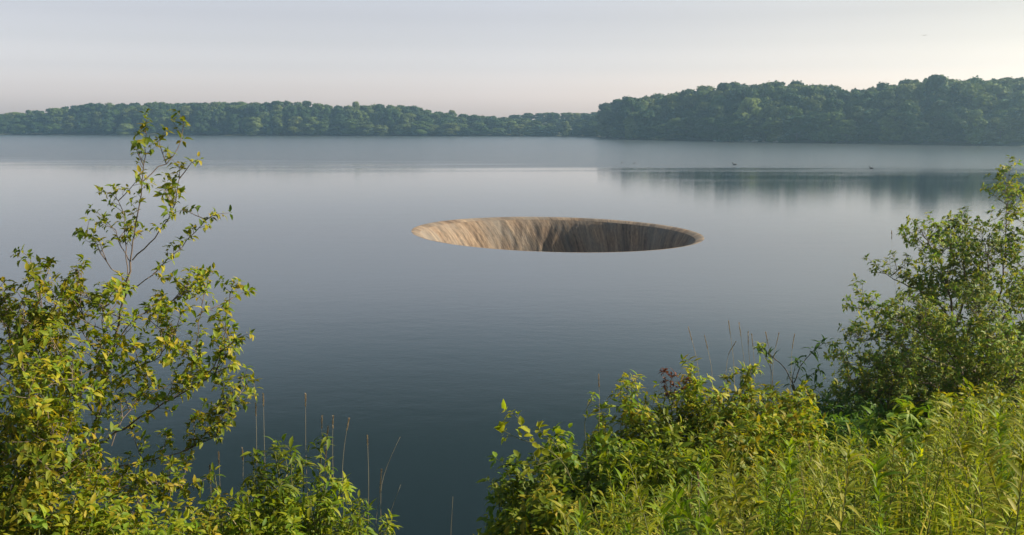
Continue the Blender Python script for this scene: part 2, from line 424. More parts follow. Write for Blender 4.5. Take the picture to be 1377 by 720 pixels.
B(1340, 530, 6.2, .5, 'leafy_bush', 'brownish olive bush below the big tree at the right edge', M_LEFT, leaf=(.06, .024), nstem=13, sub=3)
B(1290, 555, 5.6, .34, 'leafy_bush', 'reddish stemmed low bush in front of the big tree', M_LIME, leaf=(.06, .022), nstem=10, sub=2)
B(712, 612, 5.5, .3, 'leafy_bush', 'green bush at the foot of the yellow-leaved vine', M_LIME, leaf=(.065, .03), nstem=10)
B(1195, 452, 9.3, .7, 'leafy_bush', 'dark leafy bush behind the left side of the big tree foot', M_TREE, leaf=(.055, .026), nstem=14)
B(1290, 440, 9.5, .8, 'leafy_bush', 'dark leafy bush directly behind the trunk of the big tree', M_TREE, leaf=(.055, .026), nstem=16)
B(1375, 430, 9.3, .7, 'leafy_bush', 'dark leafy bush behind the big tree, cut by the right edge', M_TREE, leaf=(.055, .026), nstem=14)
# low sprig at the very bottom
B(672, 695, 5.2, .2, 'leafy_bush', 'small sprig reaching over the water at the bottom, left tip of the thicket', M_LIME, leaf=(.06, .024), nstem=5, sub=1)

# vine with bright yellow leaves
rg = np.random.default_rng(16)
traced('vine', 'climbing vine with bright yellow heart-shaped leaves reaching over the dark water', 'vine', 5.2, 745,
    [([(770, 650, 0), (755, 615, -.05), (725, 600, -.1), (706, 585, -.12), (700, 565, -.12), (690, 556, -.12)], .003, .2),
     ([(725, 600, -.1), (700, 590, -.15), (678, 580, -.18)], .002, .3),
     ([(755, 615, -.05), (735, 622, -.1), (712, 628, -.14)], .002, .3),
     ([(765, 640, 0), (745, 590, .05), (725, 578, .05)], .002, .3),
    ], rg, M_YEL, (.055, .042), M_STEM, gap=.055, spur=(.015, .05), nl=(2, 4), droop=.3)
rg = np.random.default_rng(17)
traced('sapling', 'thin sprig with a few leaves sticking up over the water above the yellow vine', 'sapling', 5.7, 790,
    [([(788, 600, 0), (785, 570, 0), (790, 545, 0), (798, 530, 0)], .0022, .4)], rg, M_LIME, (.05, .026), M_STEM, gap=.06, spur=(.01, .03), nl=(1, 3),
    trunk=([(790, 640, 0), (788, 600, 0)], .004, .0025))
# red-brown plant
traced('dock_plant', 'red-brown seeding plant standing above the middle thicket', 'plant', 7.0, 905,
    [([(900, 540, 0), (896, 515, 0), (892, 502, 0)], .003, .2), ([(905, 545, 0), (912, 525, .05), (925, 512, .05)], .003, .2),
     ([(905, 545, 0), (900, 525, .1), (903, 508, .1)], .003, .2)], rg, M_RED, (.045, .02), M_BARK, gap=.03, spur=(.01, .035), nl=(4, 8),
    trunk=([(905, 640, 0), (903, 545, 0)], .006, .004))
# dark drooping sapling
rg = np.random.default_rng(18)
traced('sapling', 'dark forked sapling with drooping leaves silhouetted on the water, left of the big tree', 'sapling', 8.0, 1070,
    [([(1068, 520, 0), (1060, 500, 0), (1045, 485, 0), (1035, 476, 0), (1024, 470, 0)], .006, .45),
     ([(1068, 515, 0), (1074, 495, .05), (1088, 478, .1), (1097, 470, .12), (1107, 462, .12)], .006, .25),
     ([(1068, 530, 0), (1066, 505, -.1), (1070, 490, -.1)], .005, .1),
     ([(1068, 525, 0), (1090, 505, .1), (1100, 498, .1)], .004, .3),
    ], rg, M_DEEP, (.075, .026), M_BARK, trunk=([(1068, 600, 0), (1068, 520, 0)], .012, .007), gap=.055, spur=(.02, .06), nl=(3, 6), droop=1.0)
# tufts of yellow leaves at its left fork
traced('sapling', 'small yellowish sprig at the left of the dark forked sapling', 'sapling', 7.8, 1035,
    [([(1040, 530, 0), (1038, 495, 0), (1030, 478, 0), (1020, 468, 0)], .003, .6)], rg, M_GOLD, (.055, .025), M_BARK, gap=.05, spur=(.01, .04), nl=(3, 6),
    trunk=([(1042, 600, 0), (1040, 530, 0)], .005, .003))

# ---- big tree on the right
rg = np.random.default_rng(19)
traced('small_tree', 'big dense tree at the right edge, a thin leafy spire rising from its crown', 'tree', 8.6, 1300,
    [([(1290, 500, 0), (1282, 450, 0), (1270, 415, .1), (1240, 392, .2), (1205, 378, .3), (1180, 362, .3)], .016, .3),
     ([(1282, 450, 0), (1278, 400, -.2), (1265, 355, -.3), (1245, 320, -.4), (1232, 300, -.4)], .014, .3),
     ([(1285, 440, 0), (1300, 390, 0), (1295, 340, .1), (1285, 300, .1)], .012, .3),
     ([(1300, 450, 0), (1322, 400, -.2), (1330, 350, -.3), (1318, 310, -.3)], .012, .25),
     ([(1310, 460, 0), (1345, 400, .1), (1352, 340, .1), (1354, 280, .1), (1357, 225, .1)], .012, .3),
     ([(1320, 470, 0), (1370, 400, 0), (1390, 340, 0), (1400, 300, 0)], .012, .2),
     ([(1295, 480, 0), (1250, 455, -.4), (1205, 430, -.6), (1165, 415, -.7), (1140, 412, -.7)], .014, .3),
     ([(1295, 500, 0), (1240, 480, .2), (1190, 455, .3), (1150, 460, .4), (1138, 455, .4)], .013, .3),
     ([(1295, 520, 0), (1235, 515, -.3), (1180, 495, -.5), (1140, 490, -.6), (1125, 480, -.6)], .013, .25),
     ([(1290, 540, 0), (1230, 540, .2), (1180, 525, .3), (1140, 530, .3)], .012, .2),
     ([(1300, 520, 0), (1280, 480, -.6), (1250, 440, -.9), (1235, 415, -1)], .012, .2),
     ([(1310, 520, 0), (1330, 480, -.7), (1320, 430, -1), (1290, 400, -1.1)], .012, .2),
     ([(1310, 520, 0), (1360, 490, -.4), (1380, 440, -.6), (1360, 390, -.7)], .012, .2),
     ([(1310, 540, 0), (1350, 530, -.8), (1370, 500, -1), (1340, 470, -1.1)], .012, .2),
     ([(1310, 500, 0), (1330, 450, .6), (1310, 410, .8), (1340, 370, .9)], .012, .2),
     ([(1300, 500, 0), (1270, 460, .7), (1250, 420, .9), (1215, 400, 1)], .012, .2),
     ([(1310, 540, 0), (1270, 530, -.8), (1230, 500, -1), (1200, 480, -1.1)], .012, .2),
     ([(1320, 500, 0), (1400, 470, .3), (1450, 420, .4), (1470, 360, .4)], .012, .2),
    ], rg, M_TREE, (.043, .021), M_BARK,
    trunk=([(1300, 600, 0), (1296, 540, 0), (1292, 500, 0), (1282, 450, 0)], .045, .016), gap=.045, spur=(.04, .2), nl=(8, 13), extra=24, droop=.4)

# ------------------------------------------------------------------ grass stalks with seed heads
def stalk(label, pts, y, rng, head=True, group=None, head_len=.09, r=.0011, name='grass_stalk'):
    P3 = [at_y(a, b, y) for a, b in pts]
    gx = P3[0][0]; g = np.array([gx, y, float(ground(gx, y)) - .02])
    o = empty(name, g, label=label, cat='grass stalk', group=group)
    pl = resample(np.vstack([g, P3]) - g, .05)
    link_mesh('stem', tubes_mesh('stem', [(pl, r * 1.3, r * .6)], 4), M_STRAW, o)
    if head:
        e = pl[-1]; d = nrm(pl[-1] - pl[-3]); n = 60
        t = rng.uniform(0, 1, (n, 1)); rr = rand_unit(n, rng)
        Lv = Leaves(); Lv.add(e - d * head_len * .9 + d * t * head_len, nrm(d * 1.1 + rr * .5), rand_unit(n, rng), .011, .006, .1)
        link_mesh('seed_head', Lv.mesh('seed_head'), M_SEED, o)
rg = np.random.default_rng(21)
GL = 'thin pale grass stalk with a seed head rising from beside the narrow-leaved bush'
for a in [[(345, 620), (345, 580), (344, 545)], [(356, 620), (355, 575), (354, 532)], [(411, 600), (411, 560), (411, 532)],
          [(432, 640), (432, 600), (433, 562)], [(436, 640), (438, 605), (441, 576)], [(448, 640), (447, 600), (448, 562)],
          [(434, 650), (437, 625), (439, 605)], [(460, 630), (464, 590), (469, 565)], [(495, 700), (496, 640), (494, 588)],
          [(295, 640), (295, 620), (294, 610)], [(283, 650), (284, 640), (282, 628)], [(326, 630), (329, 615), (326, 605)]]:
    stalk(GL, a, 5.1, rg, group='grass stalks beside the narrow-leaved bush', head_len=.075)
stalk('long bare bent stalk leaning right over the dark water gap', [(512, 690), (512, 650), (525, 615), (538, 588)], 5.0, rg, head=False)
stalk('short bare stalk leaning right at the bottom of the dark water gap', [(518, 712), (528, 680), (539, 652)], 5.0, rg, head=False)
stalk('stiff upright seedy stalk at the right tip of the low narrow-leaved bush', [(505, 700), (511, 665), (513, 632)], 5.0, rg, head_len=.16)
stalk('lone thin stalk standing in the middle of the dark water gap', [(606, 715), (608, 690), (609, 668)], 5.0, rg, head=False)
stalk('broken straw stalk crossing the foot of the narrow-leaved bush', [(330, 722), (318, 706), (306, 690)], 4.6, rg, head=False, r=.003)
GR = 'tall dark seed-headed grass stalk rising over the water behind the middle thicket'
for a in [[(988, 510), (986, 480), (980, 434)], [(1004, 510), (1000, 480), (994, 436)], [(1010, 500), (1006, 470), (1006, 448)],
          [(1015, 510), (1014, 480), (1011, 452)], [(940, 500), (936, 478), (926, 442)], [(958, 500), (954, 480), (948, 454)],
          [(1037, 520), (1036, 480), (1030, 449)], [(1038, 520), (1040, 480), (1047, 450)], [(1064, 500), (1064, 475), (1068, 452)], [(976, 500), (980, 470), (988, 462)]]:
    stalk(GR, a, 7.4, rg, group='tall grass stalks behind the thicket', head_len=.12, r=.0022)
stalk('single pale grass stalk standing over the water above the yellow vine', [(806, 560), (806, 530), (805, 506)], 6.0, rg, head_len=.09)
for a in [[(1145, 480), (1150, 400), (1152, 330)]][:0]: pass
stalk('thin pale seed stalk above the top of the big right tree', [(1205, 400), (1200, 350), (1199, 312)], 8.2, rg, head_len=.08)

rg = np.random.default_rng(25)
for k in range(16):
    px = rg.uniform(860, 1360); y = rg.uniform(3.4, 5.4)
    py = np.interp(px, [690, 850, 1000, 1200, 1377], [720, 660, 620, 585, 530]) + rg.uniform(-12, 60)
    lx = rg.uniform(-30, 45)
    stalk('thin bleached grass stalk leaning among the weeds of the meadow', [(px - lx * .4, py + 120), (px, py + 45), (px + lx * .6, py)], y, rg,
          head=k % 2 == 0, group='bleached stalks in the meadow', head_len=.09, r=.0014)

# ------------------------------------------------------------------ weeds: bright meadow, bottom right
def weed_proto(k, rng, mat):
    h = rng.uniform(.75, .95)
    bend = rng.normal(size=2) * .07
    q = np.array([[0, 0, 0], [bend[0] * .3, bend[1] * .3, h * .4], [bend[0] * .8, bend[1] * .8, h * .8], [bend[0] * 1.3, bend[1] * 1.3, h]])
    q = resample(q, .04)
    Lv = Leaves()
    n = int(rng.integers(95, 120))
    t = np.sort(rng.uniform(.12, 1, n)) ** .85
    idx = t * (len(q) - 1); i0 = np.minimum(idx.astype(int), len(q) - 2); f = (idx - i0)[:, None]
    P = q[i0] * (1 - f) + q[i0 + 1] * f
    a = np.arange(n) * 2.4 + rng.uniform(-.3, .3, n)
    out = np.stack([np.cos(a), np.sin(a), np.zeros(n)], 1)
    D = nrm(out * (1.0 - .45 * t[:, None]) + np.array([0, 0, 1]) * (.25 + .75 * t[:, None]) + rng.normal(size=(n, 3)) * .26)
    L = ((.078, .092)[k % 2] - .036 * t) * rng.uniform(.6, 1.25, n)
    N = nrm(np.array([0, 0, 1]) - out * .3 + rng.normal(size=(n, 3)) * .2)
    Lv.add(P, D, N, L, L * (.15, .22)[k % 2], rng.uniform(.3, .9, n))
    sm = tubes_mesh('stem', [(q, .0034, .0012)], 4); lm = Lv.mesh('leaves')
    return h, sm, lm
rg = np.random.default_rng(22)
protos = []
for k in range(8):
    h, sm, lm = weed_proto(k, rg, None)
    sm.materials.append(M_STEM); lm.materials.append([M_WEED, M_WEEDB, M_WEED, M_WEEDC, M_WEED, M_WEEDB, M_WEED, M_WEEDC][k])
    protos.append((h, sm, lm))
line_x = [640, 690, 780, 850, 930, 1000, 1080, 1130, 1200, 1250, 1300, 1377, 1500]
line_y = [740, 722, 700, 655, 640, 625, 600, 590, 588, 575, 560, 528, 500]
cand = []
while len(cand) < 290:
    y = rg.uniform(2.2, 5.6); x = rg.uniform(0.0, 4.2)
    gz = float(ground(x, y))
    tx, ty = proj((x, y, gz + .85))
    if tx < 690 or tx > 1430: continue
    lim = np.interp(tx, line_x, line_y) + rg.normal() * 9
    full = .88 * rg.uniform(.8, 1.08)
    h = full
    px, py = proj((x, y, gz + h))
    while py < lim and h > .2:
        h -= .03; px, py = proj((x, y, gz + h))
    if h < .42 or py > 735: continue
    if any((x - c[0]) ** 2 + (y - c[1]) ** 2 < .07 ** 2 for c in cand): continue
    cand.append((x, y, gz, h, tx))
WL = {0: 'slender weed with narrow bright yellow-green leaves in the bottom right meadow',
      1: 'narrow-leaved yellow-green weed in front of the middle thicket, left part of the meadow'}
for i, (x, y, gz, h, tx) in enumerate(cand):
    ph, sm, lm = protos[i % 8]
    w = 0 if tx > 1040 else 1
    o = empty('weed_stalk', (x, y, gz - .02), label=WL[w], cat='weed', group=['weeds of the bottom right meadow', 'weeds in front of the middle thicket'][w])
    s = h / ph
    o.scale = (s * .5 + .5, s * .5 + .5, s)
    o.rotation_euler = (rg.normal() * .12, .02 + rg.normal() * .12, rg.uniform(0, 6.28))
    for nm, me in (('stem', sm), ('leaves', lm)):
        c = bpy.data.objects.new(nm, me); COL.objects.link(c); c.parent = o

# ------------------------------------------------------------------ grass: one mass (nobody could count it)
def grass_mesh(n, rng, xr, yr, hr, keep):
    x = rng.uniform(*xr, n); y = rng.uniform(*yr, n)
    m = keep(x, y); x, y = x[m], y[m]; n = len(x)
    z = ground(x, y) - .01
    h = rng.uniform(*hr, n) * (.75 + .5 * np.sin(x * 1.9 + 2 * np.cos(y * 1.3)) ** 2)
    # stay under the sight line of the open water gap
    tx, ty = proj(np.array([x, y, z]))
    gap = (tx < 690) & (tx > -200)
    h = np.where(gap, np.minimum(h, .32), h)
    P = np.stack([x, y, z], 1)
    a = rng.uniform(0, 6.283, n); lean = rng.uniform(.1, .6, n)
    d = np.stack([np.cos(a) + .25, np.sin(a) * .8, np.zeros(n)], 1)
    w = rng.uniform(.0022, .0048, n)[:, None]
    s = nrm(np.cross(d, [0, 0, 1.])) * w
    L = []
    for f in (0, .35, .7, 1.0):
        c = P + np.array([0, 0, 1]) * (h * (f - .18 * f * f * lean * 2))[:, None] + d * (h * lean * f * f)[:, None]
        L.append(c)
    V = np.stack([L[0] - s, L[0] + s, L[1] - s, L[1] + s, L[2] - s * .7, L[2] + s * .7, L[3]], 1).reshape(-1, 3)
    b = (np.arange(n) * 7)[:, None]
    q = np.concatenate([b + [0, 1, 3, 2], b + [2, 3, 5, 4]]); t = b + [4, 5, 6]
    return mesh_np('grass', V, [q, t])
rg = np.random.default_rng(23)
gm = grass_mesh(115000, rg, (-8, 11), (1.2, 9), (.25, .62), lambda x, y: (ground(x, y) > .05) & (np.abs(x) < y * 1.5 + 2.5) & (rg.uniform(size=len(x)) < np.clip(1.4 - y / 8, .2, 1)))
link_mesh('grass', gm, M_GRASS, kind='stuff', label='long green and straw-coloured grass covering the near bank', cat='grass')

# ------------------------------------------------------------------ near bank + lake bed (one ground sheet)
def ground_material():
    m, nt, out = new_mat('ground_soil')
    tc = nt.nodes.new('ShaderNodeTexCoord')
    no = nt.nodes.new('ShaderNodeTexNoise'); no.inputs['Scale'].default_value = 2.2; no.inputs['Detail'].default_value = 8
    nt.links.new(tc.outputs['Object'], no.inputs['Vector'])
    rp = ramp(nt, [(.3, (.03, .04, .012)), (.5, (.05, .065, .018)), (.62, (.09, .07, .04))])
    nt.links.new(no.outputs['Fac'], rp.inputs[0])
    p = nt.nodes.new('ShaderNodeBsdfPrincipled'); p.inputs['Roughness'].default_value = .95
    nt.links.new(rp.outputs[0], p.inputs['Base Color'])
    bu = nt.nodes.new('ShaderNodeBump'); bu.inputs['Strength'].default_value = .6; bu.inputs['Distance'].default_value = .05
    nt.links.new(no.outputs['Fac'], bu.inputs['Height']); nt.links.new(bu.outputs[0], p.inputs['Normal'])
    nt.links.new(p.outputs[0], out.inputs['Surface'])
    return m
M_GROUND = ground_material()
HOLE_C, HOLE_R = np.array([0., 0.]), 8.0
# the spillway's rim, from its four extreme points in the photo
pt, pb, pl_, pr_ = at_z(750, 292), at_z(750, 339.5), at_z(552, 311.5), at_z(948, 319)
HOLE_C = np.array([(pl_[0] + pr_[0]) / 2, (pt[1] + pb[1]) / 2])
HOLE_A = (pr_[0] - pl_[0]) / 2; HOLE_B = (pt[1] - pb[1]) / 2
HOLE_SH = (pr_[1] - pl_[1]) / (2 * HOLE_A)
def rim(th, s=1.0):
    x = HOLE_A * s * np.cos(th); y = HOLE_B * s * np.sin(th) + HOLE_SH * x
    return HOLE_C[0] + x, HOLE_C[1] + y
print('HOLE', HOLE_C, HOLE_A, HOLE_B, HOLE_SH)

def far_z(x, y):
    """land beyond the lake: positive behind the far shoreline"""
    px = 688.5 + FPX * x / np.maximum(y, 1) 
    return px

# shorelines (photo column -> distance)
SX = [-900, -600, -200, 0, 200, 450, 690, 790, 812, 819, 900, 1000, 1150, 1377, 1600, 2100]
SY = [183, 181.5, 181.5, 181.5, 182, 183, 183.3, 183.8, 184.2, 187, 189, 191, 193.5, 197, 200, 206]
def shore_dist(px):
    v = np.interp(px, SX, SY)
    # distance along +Y at which the water meets the land
    pyv = v
    b = (360 - pyv) / FPX
    dz = -SP + b * CP; dy = CP + b * SP
    return -CAMZ * dy / dz
def px_of(x, y):
    return 688.5 + FPX * x / (y * CP + CAMZ * SP)

gx = np.concatenate([np.arange(-450, -240, 15), np.arange(-240, -12, 6), np.arange(-12, 12, .4), np.arange(12, 240, 6), np.arange(240, 451, 15)])
gy = np.concatenate([np.arange(-60, -2, 4), np.arange(-2, 16, .3), np.arange(16, 30, 2), np.arange(30, 100, 10), np.arange(100, 601, 5)])
X, Y = np.meshgrid(gx, gy, indexing='ij')
Z = ground(X, np.clip(Y, -60, 30))
far = Y > 90
bed = -4.0
pxg = px_of(X, np.maximum(Y, 1))
dd = Y - shore_dist(pxg)
zf = np.where(dd < 0, np.maximum(bed, dd * .12 - .0), .35 + 6.5 * sstep(4, 90, dd) + .5 * sstep(0, 6, dd))
Z = np.where(far, zf, Z)
# hollow under the shaft
inside = ((X - HOLE_C[0]) ** 2 + (Y - HOLE_C[1]) ** 2 < 400) & (Y > 25)
Z = np.where((Y > 16) & (Y <= 90), np.minimum(Z, -4.0), Z)
Z = np.where(inside, -20, Z)
nx, ny = X.shape
V = np.stack([X, Y, Z], -1).reshape(-1, 3)
i = np.arange(nx - 1)[:, None] * ny + np.arange(ny - 1)[None]
F = np.stack([i, i + ny, i + ny + 1, i + 1], -1).reshape(-1, 4)
link_mesh('ground', mesh_np('ground', V, [F]), M_GROUND, smooth=True, kind='structure')

# ------------------------------------------------------------------ water
def water_material():
    m, nt, out = new_mat('lake_water')
    L = nt.links.new
    geo = nt.nodes.new('ShaderNodeNewGeometry')
    def mapping(s, rot=0):
        mp = nt.nodes.new('ShaderNodeMapping'); mp.inputs['Scale'].default_value = s; mp.inputs['Rotation'].default_value = (0, 0, rot)
        L(geo.outputs['Position'], mp.inputs[0]); return mp
    def noise(mp, sc, det=3, rough=.55):
        n = nt.nodes.new('ShaderNodeTexNoise'); n.inputs['Scale'].default_value = sc; n.inputs['Detail'].default_value = det
        n.inputs['Roughness'].default_value = rough
        L(mp.outputs[0], n.inputs['Vector']); return n
    def math_(op, a, b=None, c=None, clamp=False):
        n = nt.nodes.new('ShaderNodeMath'); n.operation = op; n.use_clamp = clamp
        for k, v in enumerate((a, b, c)):
            if v is None: continue
            if isinstance(v, (int, float)): n.inputs[k].default_value = v
            else: L(v, n.inputs[k])
        return n.outputs[0]
    def mrange(v, a, b, c, d):
        n = nt.nodes.new('ShaderNodeMapRange'); n.interpolation_type = 'SMOOTHSTEP'
        L(v, n.inputs[0])
        for k, q in enumerate((a, b, c, d)): n.inputs[k + 1].default_value = q
        return n.outputs[0]
    sep = nt.nodes.new('ShaderNodeSeparateXYZ'); L(geo.outputs['Position'], sep.inputs[0])
    # breeze patch: the far part of the lake is ruffled, the near part calm
    pn = noise(mapping((.012, .03, 1)), 1.0, 4)
    edge = math_('ADD', sep.outputs['Y'], math_('MULTIPLY', math_('SUBTRACT', pn.outputs['Fac'], .5), 45.0))
    edge = math_('ADD', edge, math_('MULTIPLY', sep.outputs['X'], .22))
    pn2 = noise(mapping((.02, .16, 1), .04), 1.0, 4)
    edge = math_('ADD', edge, math_('MULTIPLY', math_('SUBTRACT', pn2.outputs['Fac'], .5), 50.0))
    ruff = mrange(edge, 100, 150, 0, 1)
    # ripples: crossing wave sets + fine capillary ripples
    w1 = noise(mapping((1, 1.5, 1), .3), 1.6, 3)
    w2 = noise(mapping((1, 2.2, 1), -.2), 5.0, 3)
    w3 = noise(mapping((.6, 1.6, 1), .05), .35, 2)
    calm = math_('ADD', math_('MULTIPLY', w1.outputs['Fac'], .0026), math_('MULTIPLY', w2.outputs['Fac'], .0014))
    calm = math_('ADD', calm, math_('MULTIPLY', w3.outputs['Fac'], .003))
    rough_ = math_('ADD', math_('MULTIPLY', w1.outputs['Fac'], .006), math_('MULTIPLY', w2.outputs['Fac'], .003))
    h = math_('ADD', calm, math_('MULTIPLY', rough_, ruff))
    wv = noise(mapping((.8, 2.2, 1), .1), 1.1, 3)
    bu = nt.nodes.new('ShaderNodeBump'); bu.inputs['Strength'].default_value = 1.0; bu.inputs['Distance'].default_value = 1.0
    L(h, bu.inputs['Height'])
    # slightly cloudy, green-blue body colour
    p = nt.nodes.new('ShaderNodeBsdfPrincipled')
    p.inputs['IOR'].default_value = 1.333; p.inputs['Specular IOR Level'].default_value = .5
    p.inputs['Base Color'].default_value = (.004, .0095, .0105, 1)
    L(mrange(ruff, 0, 1, .03, .25), p.inputs['Roughness'])
    L(mrange(ruff, 0, 1, 1.44, 4.0), p.inputs['IOR'])
    # slopes of the small wind waves
    v1 = nt.nodes.new('ShaderNodeVectorMath'); v1.operation = 'SUBTRACT'; v1.inputs[1].default_value = (.5, .5, .5); L(wv.outputs['Color'], v1.inputs[0])
    v2 = nt.nodes.new('ShaderNodeVectorMath'); v2.operation = 'MULTIPLY'; v2.inputs[1].default_value = (.04, .08, 0); L(v1.outputs[0], v2.inputs[0])
    v3 = nt.nodes.new('ShaderNodeVectorMath'); v3.operation = 'SCALE'; L(v2.outputs[0], v3.inputs[0]); L(ruff, v3.inputs['Scale'])
    v4 = nt.nodes.new('ShaderNodeVectorMath'); v4.operation = 'ADD'; L(v3.outputs[0], v4.inputs[0]); L(bu.outputs[0], v4.inputs[1])
    v5 = nt.nodes.new('ShaderNodeVectorMath'); v5.operation = 'NORMALIZE'; L(v4.outputs[0], v5.inputs[0])
    L(v5.outputs[0], p.inputs['Normal'])
    L(p.outputs[0], out.inputs['Surface'])
    return m
M_WATER = water_material()
th = np.linspace(0, 2 * math.pi, 257)[:-1]
rings = []
rx, ry = rim(th, 1.0)
rings.append(np.stack([rx, ry], 1))
for s in (1.05, 1.3, 2, 4, 8, 20, 60):
    f = min(1, (s - 1) / 5)
    cx, cy = HOLE_C
    ex, ey = rim(th, s); c2 = np.stack([cx + HOLE_A * s * np.cos(th), cy + HOLE_A * s * np.sin(th)], 1)
    rings.append(np.stack([ex, ey], 1) * (1 - f) + c2 * f)
s = 70
rings.append(np.stack([HOLE_C[0] + HOLE_A * s * np.cos(th), HOLE_C[1] + HOLE_A * s * np.sin(th)], 1))
V = np.concatenate([np.column_stack([np.clip(r[:, 0], -448, 448), np.clip(r[:, 1], -56, 594), np.zeros(len(r))]) for r in rings])
n = 256; j = np.arange(n); F = []
for k in range(len(rings) - 1):
    F.append(np.stack([k * n + j, k * n + (j + 1) % n, (k + 1) * n + (j + 1) % n, (k + 1) * n + j], -1))
wm = mesh_np('water', V, [np.concatenate(F)[:, ::-1]])
wo = link_mesh('water', wm, M_WATER, kind='structure')
if wm.polygons[0].normal.z < 0: wm.flip_normals()

# ------------------------------------------------------------------ bell-mouth spillway
def spill_material(name, lip=False):
    m, nt, out = new_mat(name)
    L = nt.links.new
    uv = nt.nodes.new('ShaderNodeUVMap')
    def noise(s, sc, det=6):
        mp = nt.nodes.new('ShaderNodeMapping'); mp.inputs['Scale'].default_value = s
        L(uv.outputs[0], mp.inputs[0])
        n = nt.nodes.new('ShaderNodeTexNoise'); n.inputs['Scale'].default_value = sc; n.inputs['Detail'].default_value = det; n.inputs['Roughness'].default_value = .65
        L(mp.outputs[0], n.inputs['Vector']); return n
    st = noise((1, .09, 1), 4.0, 8); fine = noise((1, .35, 1), 12.0); big = noise((1, .6, 1), .35, 3)
    rp = ramp(nt, [(.38, (.045, .028, .018)), (.44, (.12, .075, .048)), (.50, (.20, .135, .085)), (.56, (.26, .18, .115)), (.64, (.38, .28, .185))])
    mx = nt.nodes.new('ShaderNodeMath'); mx.operation = 'MULTIPLY_ADD'; L(st.outputs['Fac'], mx.inputs[0]); mx.inputs[1].default_value = .6
    m2 = nt.nodes.new('ShaderNodeMath'); m2.operation = 'MULTIPLY'; L(fine.outputs['Fac'], m2.inputs[0]); m2.inputs[1].default_value = .4
    L(m2.outputs[0], mx.inputs[2]); L(mx.outputs[0], rp.inputs[0])
    # dark wet seams running down the wall
    seam = noise((1, .05, 1), .9, 5); sr = ramp(nt, [(.40, (.5, .48, .46)), (.47, (.88, .88, .88)), (.55, (1, 1, 1)), (.68, (1.2, 1.17, 1.1))]); L(seam.outputs['Fac'], sr.inputs[0])
    sm_ = nt.nodes.new('ShaderNodeVectorMath'); sm_.operation = 'MULTIPLY'; L(rp.outputs[0], sm_.inputs[0]); L(sr.outputs[0], sm_.inputs[1])
    # grey algae-stained patches
    rb = ramp(nt, [(.42, (0, 0, 0)), (.6, (1, 1, 1))]); L(big.outputs['Fac'], rb.inputs[0])
    mc = nt.nodes.new('ShaderNodeMixRGB'); mc.inputs[2].default_value = (.16, .155, .14, 1)
    sc = nt.nodes.new('ShaderNodeMath'); sc.operation = 'MULTIPLY'; sc.inputs[1].default_value = .5; L(rb.outputs[0], sc.inputs[0])
    L(sc.outputs[0], mc.inputs[0]); L(sm_.outputs[0], mc.inputs[1])
    p = nt.nodes.new('ShaderNodeBsdfPrincipled'); p.inputs['Roughness'].default_value = .85
    L(mc.outputs[0], p.inputs['Base Color'])
    bu = nt.nodes.new('ShaderNodeBump'); bu.inputs['Strength'].default_value = .7; bu.inputs['Distance'].default_value = .12
    L(mx.outputs[0], bu.inputs['Height']); L(bu.outputs[0], p.inputs['Normal'])
    L(p.outputs[0], out.inputs['Surface'])
    return m
M_SPILL = spill_material('weathered_concrete')
sp = empty('bellmouth_spillway', (HOLE_C[0], HOLE_C[1], -4), label='round weathered concrete spillway hole sunk into the middle of the lake', cat='spillway')
def shell(name, prof, n, seed, jit):
    """prof: list of (inset from rim in metres, z)"""
    th = np.linspace(0, 2 * math.pi, n + 1)
    prof = np.array(prof); d = np.concatenate([[0], np.cumsum(np.linalg.norm(np.diff(prof, axis=0), axis=1))])
    V = np.zeros((n, len(prof), 3)); UV = np.zeros((n + 1, len(prof), 2))
    for a in range(n):
        c, s_ = math.cos(th[a]), math.sin(th[a])
        for k, (ins, z) in enumerate(prof):
            q = max(0, -z)
            f = mnoise.noise(Vector((c * 14 + q * .6, s_ * 14, q * .35 + seed))) + .6 * mnoise.noise(Vector((c * 40 + q, s_ * 40, q * .9 + seed)))
            e = ins + jit * min(1, q / .5) * f
            sc = 1 - e / HOLE_A
            x, y = rim(th[a], sc)
            V[a, k] = (x - HOLE_C[0], y - HOLE_C[1], z + 4)
    i = (np.arange(n) * len(prof))[:, None]; kk = np.arange(len(prof) - 1)[None]
    i2 = (((np.arange(n) + 1) % n) * len(prof))[:, None]
    F = np.stack([i + kk, i2 + kk, i2 + kk + 1, i + kk + 1], -1).reshape(-1, 4)
    me = mesh_np(name, V.reshape(-1, 3), [F])
    uvl = me.uv_layers.new(name='UVMap')
    A = np.repeat(np.arange(n), len(prof) - 1); K = np.tile(np.arange(len(prof) - 1), n)
    u = np.stack([A, A + 1, A + 1, A], 1) / n * 2 * math.pi * HOLE_A; v = d[np.stack([K, K, K + 1, K + 1], 1)]
    u = u + v * .45        # the run-off streaks lean as they fall
    uvl.data.foreach_set('uv', np.stack([u, v], -1).astype(np.float32).ravel())
    return link_mesh(name, me, M_SPILL, sp, smooth=True)
shell('rim', [(-.35, -3.9), (-.35, -.12), (-.18, -.03), (.0, .004), (.12, -.012), (.26, -.06), (.42, -.14)], 360, 3, .0)
wall = [(.42, -.142), (.58, -.30), (.75, -.52), (.95, -.85), (1.15, -1.25), (1.35, -1.7), (1.55, -2.2), (1.75, -2.8), (1.95, -3.5), (2.2, -4.6), (2.5, -6.2), (2.8, -8.5), (3.0, -11), (3.1, -14)]
dense = []
for a, b in zip(wall[:-1], wall[1:]):
    kk = 3 if b[1] > -4 else 2
    for t in range(kk): dense.append((a[0] + (b[0] - a[0]) * t / kk, a[1] + (b[1] - a[1]) * t / kk))
dense.append(wall[-1])
shell('shaft_wall', dense, 540, 5, .05)
a = np.linspace(0, 2 * math.pi, 65)[:-1]
fx, fy = rim(a, .75)
